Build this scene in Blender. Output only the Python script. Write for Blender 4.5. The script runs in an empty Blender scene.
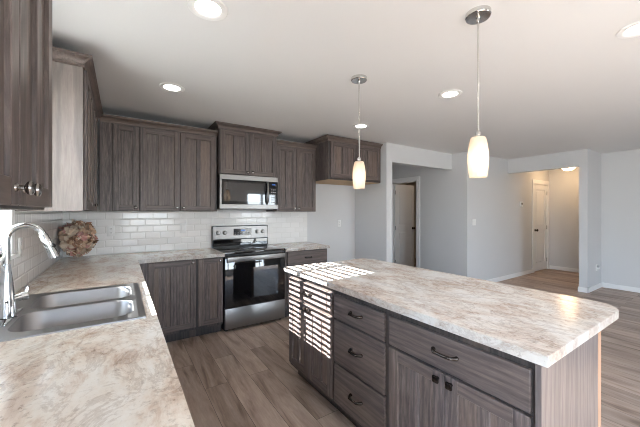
import bpy, bmesh, math, random
from mathutils import Vector, Matrix
random.seed(7)
S = bpy.context.scene
COL = S.collection
R = math.radians

# ------------------------------------------------------------------ camera, world, sun, exposure
cam_d = bpy.data.cameras.new('camera')
cam = bpy.data.objects.new('camera', cam_d); COL.objects.link(cam)
cam.location = (0, 0, 1.382)
cam.rotation_euler = (R(90), 0, R(-33.535))
cam_d.sensor_width = 36.0
cam_d.lens = 299.2 * 36.0 / 640.0
cam_d.shift_y = -1.5 / 640.0
cam_d.clip_start = 0.02
S.camera = cam

SUN_STRENGTH = 36.0
SKY_STRENGTH = 12.0
LAMP = 18.0            # emission of the recessed lenses
S.view_settings.view_transform = 'Standard'
S.view_settings.look = 'None'
S.view_settings.gamma = 1.0
S.view_settings.use_curve_mapping = False
S.view_settings.exposure = 0.92

W = bpy.data.worlds.new('world'); S.world = W; W.use_nodes = True
nt = W.node_tree; nt.nodes.clear()
wo = nt.nodes.new('ShaderNodeOutputWorld'); bg = nt.nodes.new('ShaderNodeBackground')
tc = nt.nodes.new('ShaderNodeTexCoord'); sx = nt.nodes.new('ShaderNodeSeparateXYZ')
mr = nt.nodes.new('ShaderNodeMapRange'); mr.inputs[1].default_value = -1; mr.inputs[2].default_value = 1
cr = nt.nodes.new('ShaderNodeValToRGB')
el = cr.color_ramp.elements
el[0].position = 0.0; el[0].color = (0.56, 0.55, 0.54, 1)
el[1].position = 1.0; el[1].color = (0.25, 0.42, 0.80, 1)
for p, c in ((0.485, (0.54, 0.54, 0.54, 1)), (0.505, (0.80, 0.86, 0.92, 1)), (0.62, (0.55, 0.70, 0.92, 1))):
    e = el.new(p); e.color = c
nt.links.new(tc.outputs['Generated'], sx.inputs[0]); nt.links.new(sx.outputs['Z'], mr.inputs[0])
nt.links.new(mr.outputs[0], cr.inputs[0]); nt.links.new(cr.outputs[0], bg.inputs[0])
bg.inputs[1].default_value = SKY_STRENGTH
nt.links.new(bg.outputs[0], wo.inputs[0])

sun_d = bpy.data.lights.new('sun', 'SUN'); sun_d.energy = SUN_STRENGTH; sun_d.angle = R(0.15)
sun_d.color = (1.0, 0.97, 0.935)
sun = bpy.data.objects.new('sun', sun_d); COL.objects.link(sun)
sun.location = (-4, 1.5, 4)
sun.rotation_euler = Vector((1.0, 0.08, -0.499)).to_track_quat('-Z', 'Y').to_euler()

S.cycles.use_denoising = True
S.cycles.denoiser = 'OPENIMAGEDENOISE'
S.cycles.denoising_input_passes = 'RGB_ALBEDO_NORMAL'
S.cycles.denoising_prefilter = 'ACCURATE'
S.cycles.filter_width = 1.0
S.cycles.max_bounces = 10
S.cycles.diffuse_bounces = 6
S.cycles.glossy_bounces = 5
S.cycles.transmission_bounces = 6
S.cycles.transparent_max_bounces = 12
S.cycles.caustics_reflective = True
S.cycles.caustics_refractive = False
S.cycles.sample_clamp_indirect = 5.0
S.cycles.blur_glossy = 0.5

# the four window openings guide the sampling of the sky
for loc, rot, w, h in (((-.60, 1.8875, 1.585), (0, -90, 0), .87, .825), ((-.60, -1.05, 1.03), (0, -90, 0), 2.06, 1.8),
                       ((4.125, -2.70, 1.03), (90, 0, 0), 1.15, 2.06), ((.70, -2.70, 1.38), (90, 0, 0), 1.4, 1.36)):
    pd = bpy.data.lights.new('sky_portal', 'AREA'); pd.shape = 'RECTANGLE'; pd.size = w; pd.size_y = h
    pd.cycles.is_portal = True
    po = bpy.data.objects.new('sky_portal', pd); COL.objects.link(po); po.location = loc
    po.rotation_euler = [R(a) for a in rot]

# ------------------------------------------------------------------ materials
def new_mat(name):
    m = bpy.data.materials.new(name); m.use_nodes = True
    n = m.node_tree.nodes; b = n['Principled BSDF']
    return m, n, m.node_tree.links, b

def plain(name, col, rough=0.5, metal=0.0, spec=0.5, coat=0.0):
    m, n, l, b = new_mat(name)
    b.inputs['Base Color'].default_value = (*col, 1); b.inputs['Roughness'].default_value = rough
    b.inputs['Metallic'].default_value = metal; b.inputs['Specular IOR Level'].default_value = spec
    b.inputs['Coat Weight'].default_value = coat
    return m

def ramp(n, stops):
    r = n.new('ShaderNodeValToRGB'); e = r.color_ramp.elements
    e[0].position, e[0].color = stops[0][0], (*stops[0][1], 1)
    e[1].position, e[1].color = stops[-1][0], (*stops[-1][1], 1)
    for p, c in stops[1:-1]:
        x = e.new(p); x.color = (*c, 1)
    return r

def mixc(n, l, fac, a, b, mode='MIX'):
    x = n.new('ShaderNodeMix'); x.data_type = 'RGBA'; x.blend_type = mode
    for sock, v in ((x.inputs[0], fac), (x.inputs[6], a), (x.inputs[7], b)):
        if hasattr(v, 'links') or isinstance(v, bpy.types.NodeSocket): l.new(v, sock)
        else: sock.default_value = v if not isinstance(v, tuple) else (*v, 1)
    return x.outputs[2]

def noise(n, l, vec, scale, detail=4, rough=0.55, dist=0.0):
    x = n.new('ShaderNodeTexNoise'); l.new(vec, x.inputs['Vector'])
    x.inputs['Scale'].default_value = scale; x.inputs['Detail'].default_value = detail
    x.inputs['Roughness'].default_value = rough; x.inputs['Distortion'].default_value = dist
    return x.outputs['Fac']

def mapping(n, l, src, scale=(1, 1, 1), rot=(0, 0, 0), loc=None):
    x = n.new('ShaderNodeMapping'); l.new(src, x.inputs['Vector'])
    x.inputs['Scale'].default_value = scale; x.inputs['Rotation'].default_value = rot
    if loc is not None: l.new(loc, x.inputs['Location'])
    return x.outputs[0]

def bump(n, l, b, h, strength, dist=0.002):
    x = n.new('ShaderNodeBump'); l.new(h, x.inputs['Height'])
    x.inputs['Strength'].default_value = strength; x.inputs['Distance'].default_value = dist
    l.new(x.outputs[0], b.inputs['Normal'])

def painted(name, col, rough=0.7, bumpy=0.15, scale=180):
    m, n, l, b = new_mat(name)
    g = n.new('ShaderNodeTexCoord').outputs['Object']
    f = noise(n, l, g, 1.3, 2)
    c = mixc(n, l, f, tuple(x * 0.97 for x in col), tuple(min(1, x * 1.03) for x in col))
    l.new(c, b.inputs['Base Color']); b.inputs['Roughness'].default_value = rough
    b.inputs['Specular IOR Level'].default_value = 0.3
    bump(n, l, b, noise(n, l, g, scale, 2), bumpy, 0.0015)
    return m

def wood(name, axis, dark=(0.054, 0.045, 0.045), mid=(0.108, 0.090, 0.087), light=(0.198, 0.165, 0.156), warm=(0.19, 0.135, 0.105), plank=0.11):
    """grey-brown stained oak: grain runs along the given axis of the piece"""
    m, n, l, b = new_mat(name)
    tcn = n.new('ShaderNodeTexCoord'); oi = n.new('ShaderNodeObjectInfo')
    ml = n.new('ShaderNodeVectorMath'); ml.operation = 'SCALE'
    cmb = n.new('ShaderNodeCombineXYZ')
    for i in range(3): l.new(oi.outputs['Random'], cmb.inputs[i])
    l.new(cmb.outputs[0], ml.inputs[0]); ml.inputs['Scale'].default_value = 37.0
    sc = {'x': (0.10, 1, 1), 'y': (1, 0.10, 1), 'z': (1, 1, 0.10)}[axis]
    v = mapping(n, l, tcn.outputs['Object'], sc, loc=ml.outputs[0])
    big = noise(n, l, v, 9, 3, 0.5, 1.6)
    fine = noise(n, l, v, 95, 5, 0.65, 0.4)
    # cathedral figure
    wv = n.new('ShaderNodeTexWave'); l.new(v, wv.inputs['Vector']); wv.wave_type = 'BANDS'
    wv.bands_direction = {'x': 'Z', 'y': 'Z', 'z': 'X'}[axis]
    wv.inputs['Scale'].default_value = 9; wv.inputs['Distortion'].default_value = 11
    wv.inputs['Detail'].default_value = 3; wv.inputs['Detail Scale'].default_value = 1.2
    r1 = ramp(n, [(0.25, dark), (0.5, mid), (0.78, light)]); l.new(fine, r1.inputs[0])
    r2 = ramp(n, [(0.2, (0.72, 0.72, 0.74)), (0.8, (1.22, 1.18, 1.14))]); l.new(big, r2.inputs[0])
    c = mixc(n, l, 1.0, r1.outputs[0], r2.outputs[0], 'MULTIPLY')
    r3 = ramp(n, [(0.0, (0.66, 0.66, 0.67)), (0.65, (1.16, 1.14, 1.12))]); l.new(wv.outputs['Fac'], r3.inputs[0])
    c = mixc(n, l, 0.7, c, r3.outputs[0], 'MULTIPLY')
    # boards glued side by side differ in tone
    sp = n.new('ShaderNodeSeparateXYZ'); l.new(tcn.outputs['Object'], sp.inputs[0])
    dv = n.new('ShaderNodeMath'); dv.operation = 'DIVIDE'
    l.new(sp.outputs[{'x': 2, 'y': 2, 'z': 0}[axis]], dv.inputs[0]); dv.inputs[1].default_value = plank
    ad = n.new('ShaderNodeMath'); ad.operation = 'ADD'; l.new(dv.outputs[0], ad.inputs[0]); l.new(oi.outputs['Random'], ad.inputs[1])
    fl = n.new('ShaderNodeMath'); fl.operation = 'FLOOR'; l.new(ad.outputs[0], fl.inputs[0])
    wn = n.new('ShaderNodeTexWhiteNoise'); wn.noise_dimensions = '2D'
    c2 = n.new('ShaderNodeCombineXYZ'); l.new(fl.outputs[0], c2.inputs[0]); l.new(oi.outputs['Random'], c2.inputs[1]); l.new(c2.outputs[0], wn.inputs['Vector'])
    r4 = ramp(n, [(0.45, (0, 0, 0)), (1.0, (0.55, 0.55, 0.55))]); l.new(wn.outputs['Value'], r4.inputs[0])
    c = mixc(n, l, r4.outputs[0], c, mixc(n, l, 0.5, c, warm))
    l.new(c, b.inputs['Base Color'])
    b.inputs['Roughness'].default_value = 0.42; b.inputs['Specular IOR Level'].default_value = 0.45
    bump(n, l, b, fine, 0.12, 0.001)
    return m

def laminate(name, edge=False):
    """cream travertine print: tan clouds, whitish patches and fine grey-brown crackle"""
    m, n, l, b = new_mat(name)
    g = n.new('ShaderNodeTexCoord').outputs['Object']
    v = mapping(n, l, g, (1.0, 0.5, 1.0), (0, 0, R(-24)))
    big = noise(n, l, v, 4.2, 10, 0.68, 0.8)
    mid = noise(n, l, v, 11, 10, 0.72, 0.5)
    vein = noise(n, l, v, 6.5, 9, 0.7, 1.0)
    sm = noise(n, l, g, 48, 8, 0.75)
    r1 = ramp(n, [(0.32, (0.58, 0.46, 0.38)), (0.42, (0.72, 0.62, 0.54)), (0.50, (0.82, 0.765, 0.70)), (0.62, (0.87, 0.85, 0.815))]); l.new(big, r1.inputs[0])
    r2 = ramp(n, [(0.36, (0.80, 0.70, 0.645)), (0.47, (0.99, 0.98, 0.97)), (0.60, (1.03, 1.04, 1.05))]); l.new(mid, r2.inputs[0])
    c = mixc(n, l, 0.9, r1.outputs[0], r2.outputs[0], 'MULTIPLY')
    rv = ramp(n, [(0.462, (1, 1, 1)), (0.492, (0.66, 0.61, 0.585)), (0.508, (0.66, 0.61, 0.585)), (0.54, (1, 1, 1))]); l.new(vein, rv.inputs[0])
    c = mixc(n, l, 0.55, c, rv.outputs[0], 'MULTIPLY')
    r3 = ramp(n, [(0.34, (0.50, 0.45, 0.43)), (0.47, (1, 1, 1)), (0.60, (1.03, 1.03, 1.04))]); l.new(sm, r3.inputs[0])
    mk = ramp(n, [(0.40, (1, 1, 1)), (0.58, (0.35, 0.35, 0.35))]); l.new(big, mk.inputs[0])
    c = mixc(n, l, mk.outputs[0], c, mixc(n, l, 1.0, c, r3.outputs[0], 'MULTIPLY'))
    if edge: c = mixc(n, l, 1.0, c, (0.60, 0.61, 0.62), 'MULTIPLY')      # greyer edge strip, darkened further to offset strong light on it
    l.new(c, b.inputs['Base Color'])
    b.inputs['Roughness'].default_value = 0.30 if edge else 0.17; b.inputs['Specular IOR Level'].default_value = 0.5
    return m

def planks(name):
    m, n, l, b = new_mat(name)
    g = n.new('ShaderNodeTexCoord').outputs['Object']
    v = mapping(n, l, g, (1, 1, 1), (0, 0, R(90)))
    br = n.new('ShaderNodeTexBrick'); l.new(v, br.inputs['Vector'])
    br.offset = 0.37; br.inputs['Scale'].default_value = 1.0
    br.inputs['Brick Width'].default_value = 1.22; br.inputs['Row Height'].default_value = 0.18
    br.inputs['Mortar Size'].default_value = 0.0013; br.inputs['Mortar Smooth'].default_value = 0.2
    br.inputs['Color1'].default_value = (0, 0, 0, 1); br.inputs['Color2'].default_value = (1, 1, 1, 1); br.inputs['Mortar'].default_value = (0.5, 0.5, 0.5, 1)
    shift = n.new('ShaderNodeVectorMath'); shift.operation = 'SCALE'; l.new(br.outputs['Color'], shift.inputs[0]); shift.inputs['Scale'].default_value = 9.0
    add = n.new('ShaderNodeVectorMath'); l.new(g, add.inputs[0]); l.new(shift.outputs[0], add.inputs[1])
    gv = mapping(n, l, add.outputs[0], (1, 0.13, 1))
    fig = noise(n, l, gv, 7, 5, 0.55, 1.8)
    fine = noise(n, l, gv, 70, 5, 0.65, 0.3)
    r1 = ramp(n, [(0.30, (0.22, 0.158, 0.124)), (0.47, (0.41, 0.316, 0.26)), (0.72, (0.53, 0.43, 0.365))]); l.new(fig, r1.inputs[0])
    r2 = ramp(n, [(0.3, (0.84, 0.83, 0.82)), (0.7, (1.08, 1.08, 1.08))]); l.new(fine, r2.inputs[0])
    c = mixc(n, l, 1.0, r1.outputs[0], r2.outputs[0], 'MULTIPLY')
    r3 = ramp(n, [(0.0, (0.78, 0.77, 0.76)), (1.0, (1.12, 1.12, 1.12))]); l.new(br.outputs['Color'], r3.inputs[0])
    c = mixc(n, l, 1.0, c, r3.outputs[0], 'MULTIPLY')
    c = mixc(n, l, br.outputs['Fac'], c, (0.05, 0.04, 0.035))
    l.new(c, b.inputs['Base Color'])
    b.inputs['Roughness'].default_value = 0.42; b.inputs['Specular IOR Level'].default_value = 0.25
    bump(n, l, b, fine, 0.08, 0.001)
    return m

def tiles(name, axis):
    """3x6 inch bevelled white subway tile, running bond"""
    m, n, l, b = new_mat(name)
    g = n.new('ShaderNodeTexCoord').outputs['Object']
    rot = (R(-90), 0, 0) if axis == 'x' else (R(-90), 0, R(-90))
    sp = n.new('ShaderNodeSeparateXYZ'); l.new(g, sp.inputs[0]); cb = n.new('ShaderNodeCombineXYZ')
    l.new(sp.outputs[0 if axis == 'x' else 1], cb.inputs[0]); l.new(sp.outputs[2], cb.inputs[1])
    v = cb.outputs[0]
    def brick(mortar, smooth):
        br = n.new('ShaderNodeTexBrick'); l.new(v, br.inputs['Vector']); br.offset = 0.5
        br.inputs['Scale'].default_value = 1.0; br.inputs['Brick Width'].default_value = 0.1525; br.inputs['Row Height'].default_value = 0.0765
        br.inputs['Mortar Size'].default_value = mortar; br.inputs['Mortar Smooth'].default_value = smooth
        br.inputs['Color1'].default_value = (0.80, 0.79, 0.77, 1); br.inputs['Color2'].default_value = (0.86, 0.85, 0.835, 1)
        br.inputs['Mortar'].default_value = (0.72, 0.71, 0.68, 1)
        return br
    b1 = brick(0.0014, 0.1); b2 = brick(0.010, 1.0)
    l.new(b1.outputs['Color'], b.inputs['Base Color'])
    iv = n.new('ShaderNodeMath'); iv.operation = 'SUBTRACT'; iv.inputs[0].default_value = 1.0; l.new(b2.outputs['Fac'], iv.inputs[1])
    bump(n, l, b, iv.outputs[0], 0.45, 0.004)
    b.inputs['Roughness'].default_value = 0.12
    return m

def brushed(name, col, rough, axis, aniso_scale=1.0):
    m, n, l, b = new_mat(name)
    g = n.new('ShaderNodeTexCoord').outputs['Object']
    sc = {'x': (0.02, 1, 1), 'y': (1, 0.02, 1), 'z': (1, 1, 0.02)}[axis]
    f = noise(n, l, mapping(n, l, g, sc), 260, 3)
    r = ramp(n, [(0.3, (rough * 0.8,) * 3), (0.7, (rough * 1.25,) * 3)]); l.new(f, r.inputs[0]); l.new(r.outputs[0], b.inputs['Roughness'])
    b.inputs['Base Color'].default_value = (*col, 1); b.inputs['Metallic'].default_value = 1.0
    bump(n, l, b, f, 0.03, 0.0005)
    return m

def glass_pane(name, tint=(0.96, 0.98, 0.98)):
    m, n, l, b = new_mat(name); n.remove(b)
    t = n.new('ShaderNodeBsdfTransparent'); t.inputs[0].default_value = (*tint, 1)
    g = n.new('ShaderNodeBsdfGlossy'); g.inputs['Roughness'].default_value = 0.02
    f = n.new('ShaderNodeFresnel'); f.inputs['IOR'].default_value = 1.35
    x = n.new('ShaderNodeMixShader'); l.new(f.outputs[0], x.inputs[0]); l.new(t.outputs[0], x.inputs[1]); l.new(g.outputs[0], x.inputs[2])
    l.new(x.outputs[0], n['Material Output'].inputs['Surface'])
    return m

def emitter(name, col, strength):
    m, n, l, b = new_mat(name); n.remove(b)
    e = n.new('ShaderNodeEmission'); e.inputs[0].default_value = (*col, 1); e.inputs[1].default_value = strength
    l.new(e.outputs[0], n['Material Output'].inputs['Surface'])
    return m

def frosted(name):
    m, n, l, b = new_mat(name); n.remove(b)
    g = n.new('ShaderNodeTexCoord').outputs['Object']
    f = noise(n, l, mapping(n, l, g, (1, 1, 0.6)), 30, 3, 0.5, 1.0)
    c = mixc(n, l, f, (0.86, 0.76, 0.65), (0.95, 0.88, 0.80))
    d = n.new('ShaderNodeBsdfDiffuse'); t = n.new('ShaderNodeBsdfTranslucent'); gl = n.new('ShaderNodeBsdfGlossy'); gl.inputs['Roughness'].default_value = 0.15
    l.new(c, d.inputs[0]); l.new(c, t.inputs[0])
    x = n.new('ShaderNodeMixShader'); x.inputs[0].default_value = 0.6; l.new(d.outputs[0], x.inputs[1]); l.new(t.outputs[0], x.inputs[2])
    y = n.new('ShaderNodeMixShader'); y.inputs[0].default_value = 0.05; l.new(x.outputs[0], y.inputs[1]); l.new(gl.outputs[0], y.inputs[2])
    l.new(y.outputs[0], n['Material Output'].inputs['Surface'])
    return m

M = {}
M['wall'] = painted('grey_wall_paint', (0.60, 0.605, 0.61), 0.75, 0.12, 160)
M['ceiling'] = painted('ceiling_paint', (0.70, 0.70, 0.70), 0.85, 0.3, 60)
M['white'] = painted('white_trim_paint', (0.80, 0.80, 0.80), 0.4, 0.02)
M['door'] = painted('white_door_paint', (0.76, 0.76, 0.77), 0.45, 0.04)
M['floor'] = planks('vinyl_planks')
M['tile_x'] = tiles('subway_tile_x', 'x'); M['tile_y'] = tiles('subway_tile_y', 'y')
M['wz'] = wood('stained_oak_upright', 'z'); M['wx'] = wood('stained_oak_level', 'x', (0.068, 0.055, 0.053), (0.104, 0.085, 0.080), (0.150, 0.123, 0.114))
M['wp'] = wood('stained_oak_panel', 'z', mid=(0.120, 0.098, 0.091), warm=(0.26, 0.17, 0.12), plank=0.07)
M['wd'] = wood('shaded_oak_frame', 'z', (0.034, 0.029, 0.029), (0.050, 0.043, 0.042), (0.075, 0.065, 0.062))  # oak darkened so the frame colour carries the shade of the gaps
M['ws'] = wood('pale_wood_side', 'z', (0.17, 0.150, 0.142), (0.215, 0.190, 0.180), (0.265, 0.236, 0.222), warm=(0.24, 0.205, 0.185), plank=0.3)  # paler than the door oak
M['we'] = wood('island_end_wood', 'z', (0.112, 0.097, 0.096), (0.142, 0.123, 0.121), (0.176, 0.153, 0.149), warm=(0.17, 0.14, 0.13), plank=0.3)  # a little paler and more even than the door oak
M['wc'] = wood('highlit_oak_crown', 'x', (0.085, 0.066, 0.060), (0.130, 0.103, 0.093), (0.185, 0.150, 0.134))  # lighter and warmer oak: the crown's highlight is put into the colour
M['raw'] = plain('unfinished_plywood', (0.52, 0.36, 0.20), 0.6)
M['tan'] = plain('tan_edge_board', (0.36, 0.22, 0.14), 0.6)
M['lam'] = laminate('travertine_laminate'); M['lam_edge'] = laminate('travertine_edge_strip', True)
M['steel'] = plain('brushed_steel', (0.27, 0.262, 0.255), 0.34, 1.0)
M['sink'] = plain('sink_steel', (0.37, 0.37, 0.38), 0.40, 1.0)
M['nickel'] = plain('brushed_nickel', (0.66, 0.65, 0.63), 0.17, 1.0)
M['chrome'] = plain('chrome', (0.62, 0.64, 0.66), 0.09, 1.0)
M['pewter'] = plain('dark_pewter', (0.26, 0.245, 0.235), 0.22, 1.0)
M['bronze'] = plain('dark_bronze', (0.075, 0.064, 0.058), 0.26, 0.95)
M['black'] = plain('black_plastic', (0.012, 0.012, 0.013), 0.35)
M['bglass'] = plain('black_glass', (0.006, 0.006, 0.007), 0.04, 0.0, 0.6, 0.3)
M['mglass'] = plain('smoked_glass', (0.035, 0.035, 0.036), 0.04, 0.0, 1.0, 0.5)
M['display'] = plain('display_window', (0.01, 0.012, 0.02), 0.08)
M['blue'] = emitter('display_digits', (0.15, 0.35, 1.0), 0.4)
M['grey'] = plain('grey_plastic', (0.30, 0.30, 0.30), 0.5)
M['plate'] = plain('white_plastic', (0.78, 0.78, 0.77), 0.35)
M['slot'] = plain('outlet_slot', (0.05, 0.05, 0.05), 0.6)
M['glass'] = glass_pane('window_glass')
M['vinyl'] = plain('white_vinyl', (0.80, 0.81, 0.82), 0.35)
M['slat'] = plain('blind_slat', (0.82, 0.82, 0.80), 0.5)
M['lens'] = emitter('recessed_lens', (1.0, 0.93, 0.84), LAMP)
M['bulb'] = emitter('warm_bulb', (1.0, 0.84, 0.68), 5.0)
M['warmglass'] = emitter('warm_glass_bowl', (1.0, 0.66, 0.36), 18.0)
M['frost'] = frosted('frosted_shade_glass')
M['petal_a'] = plain('dry_petal_tan', (0.52, 0.36, 0.25), 0.8)
M['petal_b'] = plain('dry_petal_cream', (0.68, 0.55, 0.43), 0.8)
M['petal_c'] = plain('dry_petal_brown', (0.33, 0.19, 0.12), 0.8)
M['petal_d'] = plain('dry_petal_pink', (0.55, 0.30, 0.26), 0.8)
M['grass'] = painted('yard_ground', (0.30, 0.27, 0.20), 0.9, 0.1, 8)

# ------------------------------------------------------------------ mesh builder
class MB:
    def __init__(s): s.bm = bmesh.new(); s.mats = []
    def mi(s, m):
        if m not in s.mats: s.mats.append(m)
        return s.mats.index(m)
    def add(s, t, m, mtx=None):
        k = s.mi(m)
        if mtx is not None: bmesh.ops.transform(t, matrix=mtx, verts=t.verts)
        mp = {v: s.bm.verts.new(v.co) for v in t.verts}
        for f in t.faces:
            try: g = s.bm.faces.new([mp[v] for v in f.verts]); g.material_index = k
            except ValueError: pass
        t.free(); return s
    def box(s, x0, x1, y0, y1, z0, z1, m, bev=0.0, seg=1):
        t = bmesh.new(); bmesh.ops.create_cube(t, size=1)
        for v in t.verts:
            v.co = Vector((x0 + (v.co.x + .5) * (x1 - x0), y0 + (v.co.y + .5) * (y1 - y0), z0 + (v.co.z + .5) * (z1 - z0)))
        if bev: bmesh.ops.bevel(t, geom=t.edges[:], offset=bev, segments=seg, affect='EDGES', profile=0.5)
        return s.add(t, m)
    def lathe(s, prof, m, o=(0, 0, 0), axis=(0, 0, 1), n=24):
        """prof = [(radius, height)...] turned about the axis through o"""
        t = bmesh.new(); q = Vector((0, 0, 1)).rotation_difference(Vector(axis).normalized()).to_matrix().to_4x4()
        rings = []
        for r, h in prof:
            if r < 1e-6: rings.append([t.verts.new((0, 0, h))])
            else: rings.append([t.verts.new((r * math.cos(2 * math.pi * i / n), r * math.sin(2 * math.pi * i / n), h)) for i in range(n)])
        for a, b in zip(rings, rings[1:]):
            for i in range(n):
                j = (i + 1) % n
                if len(a) == 1 and len(b) == 1: break
                if len(a) == 1: t.faces.new((a[0], b[i], b[j]))
                elif len(b) == 1: t.faces.new((a[i], b[0], a[j]))
                else: t.faces.new((a[i], b[i], b[j], a[j]))
        bmesh.ops.recalc_face_normals(t, faces=t.faces)
        return s.add(t, m, Matrix.Translation(o) @ q)
    def cyl(s, p0, p1, r, m, n=20):
        d = Vector(p1) - Vector(p0); L = d.length
        return s.lathe([(0, 0), (r, 0), (r, L), (0, L)], m, p0, d, n)
    def tube(s, pts, rad, m, n=14):
        t = bmesh.new(); pts = [Vector(p) for p in pts]; rings = []
        rr = rad if isinstance(rad, (list, tuple)) else [rad] * len(pts)
        up = None
        for i, p in enumerate(pts):
            d = (pts[min(i + 1, len(pts) - 1)] - pts[max(i - 1, 0)]).normalized()
            if up is None:
                up = d.orthogonal().normalized()
            else:
                up = (up - d * up.dot(d)).normalized()
            w = d.cross(up)
            rings.append([t.verts.new(p + (up * math.cos(2 * math.pi * k / n) + w * math.sin(2 * math.pi * k / n)) * rr[i]) for k in range(n)])
        for a, b in zip(rings, rings[1:]):
            for k in range(n): t.faces.new((a[k], a[(k + 1) % n], b[(k + 1) % n], b[k]))
        t.faces.new(rings[0][::-1]); t.faces.new(rings[-1])
        bmesh.ops.recalc_face_normals(t, faces=t.faces)
        return s.add(t, m)
    def prism(s, poly, z0, z1, m, bev=0.0):
        t = bmesh.new()
        lo = [t.verts.new((x, y, z0)) for x, y in poly]; hi = [t.verts.new((x, y, z1)) for x, y in poly]
        t.faces.new(lo[::-1]); t.faces.new(hi)
        for i in range(len(poly)):
            j = (i + 1) % len(poly); t.faces.new((lo[i], lo[j], hi[j], hi[i]))
        bmesh.ops.recalc_face_normals(t, faces=t.faces)
        if bev: bmesh.ops.bevel(t, geom=[e for e in t.edges if abs(e.verts[0].co.z - e.verts[1].co.z) < 1e-6], offset=bev, segments=2, affect='EDGES')
        return s.add(t, m)
    def sweep(s, path, prof, m):
        """mitred moulding: path of (x,y) points, prof = closed [(outward, z)...]; outward is to the right of travel"""
        t = bmesh.new(); P = [Vector((x, y)) for x, y in path]; rings = []
        for i, p in enumerate(P):
            ns = []
            for a, b in ((i - 1, i), (i, i + 1)):
                if a >= 0 and b < len(P):
                    d = (P[b] - P[a]).normalized(); ns.append(Vector((d.y, -d.x)))
            nn = ns[0] if len(ns) == 1 else (ns[0] + ns[1]) / (1 + ns[0].dot(ns[1]))
            rings.append([t.verts.new((p.x + nn.x * o, p.y + nn.y * o, z)) for o, z in prof])
        k = len(prof)
        for a, b in zip(rings, rings[1:]):
            for i in range(k): t.faces.new((a[i], a[(i + 1) % k], b[(i + 1) % k], b[i]))
        t.faces.new(rings[0][::-1]); t.faces.new(rings[-1])
        bmesh.ops.recalc_face_normals(t, faces=t.faces)
        return s.add(t, m)
    def build(s, name, parent=None, loc=(0, 0, 0), smooth=35):
        me = bpy.data.meshes.new(name); s.bm.normal_update(); s.bm.to_mesh(me); s.bm.free()
        for m in s.mats: me.materials.append(m)
        if smooth:
            for p in me.polygons: p.use_smooth = True
            me.set_sharp_from_angle(angle=R(smooth))
        o = bpy.data.objects.new(name, me); COL.objects.link(o); o.location = loc
        if parent: o.parent = parent
        return o

def tag(o, label, cat, group=None, kind=None):
    o['label'] = label; o['category'] = cat
    if group: o['group'] = group
    if kind: o['kind'] = kind
    return o
def thing(name, label, cat, loc=(0, 0, 0), rz=0, group=None):
    o = bpy.data.objects.new(name, None); COL.objects.link(o)
    o.location = loc; o.rotation_euler = (0, 0, R(rz)); o.empty_display_size = 0.1
    return tag(o, label, cat, group)
def dup(root, loc, label, rz=None):
    r = root.copy(); COL.objects.link(r); r.location = loc; r['label'] = label
    if rz is not None: r.rotation_euler = (0, 0, R(rz))
    for ch in list(root.children):
        c = ch.copy(); COL.objects.link(c); c.parent = r
        for g in list(ch.children):
            d = g.copy(); COL.objects.link(d); d.parent = c
    return r
def struct(o, label=None):
    o['kind'] = 'structure'
    if label: o['label'] = label
    return o

# ------------------------------------------------------------------ the shell
CZ = 2.462
LX, BY = -0.515, 4.046          # window wall, range wall
WT = 0.115
SB = -2.6                        # wall behind the camera
def wall(name, boxes, m=None, label=None):
    b = MB()
    for q in boxes: b.box(*q, m or M['wall'])
    return struct(b.build(name, smooth=0), label)

struct(MB().box(LX - .15, 8.9, SB - .15, 6.4, -0.06, 0, M['floor']).build('floor', smooth=0), 'grey-brown vinyl plank floor')
struct(MB().box(LX - .15, 8.9, SB - .15, 6.4, CZ, CZ + .08, M['ceiling']).build('ceiling', smooth=0), 'white textured ceiling')
# window wall with the opening over the sink
WY0, WY1, WZ0, WZ1 = 1.45, 2.30, 1.15, 2.085
wall('wall_left', [(LX - .14, LX, SB, -1.95, 0, CZ), (LX - .14, LX, -1.95, -.15, 2.06, CZ), (LX - .14, LX, -.15, WY0, 0, CZ), (LX - .14, LX, WY1, BY + .0, 0, CZ),
                   (LX - .14, LX, WY0, WY1, 0, WZ0), (LX - .14, LX, WY0, WY1, WZ1, CZ)], label='kitchen window wall')
wall('wall_back', [(LX - .14, 3.42, BY, BY + .12, 0, CZ)], label='grey range wall')
# stub beside the refrigerator alcove and header over the hall
wall('wall_alcove', [(3.42, 3.549, 3.296, 6.2, 0, CZ), (3.549, 5.142, 3.296, 3.41, 2.170, CZ)], label='grey alcove wall and hall header')
wall('wall_hall_end', [(3.549, 5.26, 6.2, 6.32, 0, CZ)])
# hall wall with its doorway, and the wall that faces the camera
DY0, DY1, DH = 4.10, 4.855, 2.04
wall('wall_hall', [(5.142, 5.257, 3.005, DY0, 0, CZ), (5.142, 5.257, DY1, 6.2, 0, CZ), (5.142, 5.257, DY0, DY1, DH, CZ)], label='shaded hall wall')
EX0, EX1 = 7.86, 8.61
wall('wall_front', [(5.257, EX0, 3.005, 3.12, 0, CZ), (EX1, 8.75, 3.005, 3.12, 0, CZ), (EX0, EX1, 3.005, 3.12, DH, CZ)], label='pale grey wall with thermostat')
wall('wall_room', [(5.257, 7.3, 6.2, 6.32, 0, CZ), (7.3, 7.42, 3.12, 6.32, 0, CZ)], painted('warm_room_paint', (0.62, 0.58, 0.52)))
wall('wall_closet', [(7.7, 7.8, 3.12, 3.75, 0, CZ), (8.65, 8.75, 3.12, 3.75, 0, CZ), (7.7, 8.75, 3.75, 3.85, 0, CZ)])
wall('wall_entry', [(8.70, 8.82, 1.6, 3.005, 0, CZ), (6.63, 6.744, 1.849, 3.005, 2.178, CZ), (6.63, 8.70, 1.735, 1.849, 0, CZ)], label='entry walls and header')
wall('wall_right', [(7.387, 7.50, SB, 1.735, 0, CZ)], label='grey wall past the island')
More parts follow.
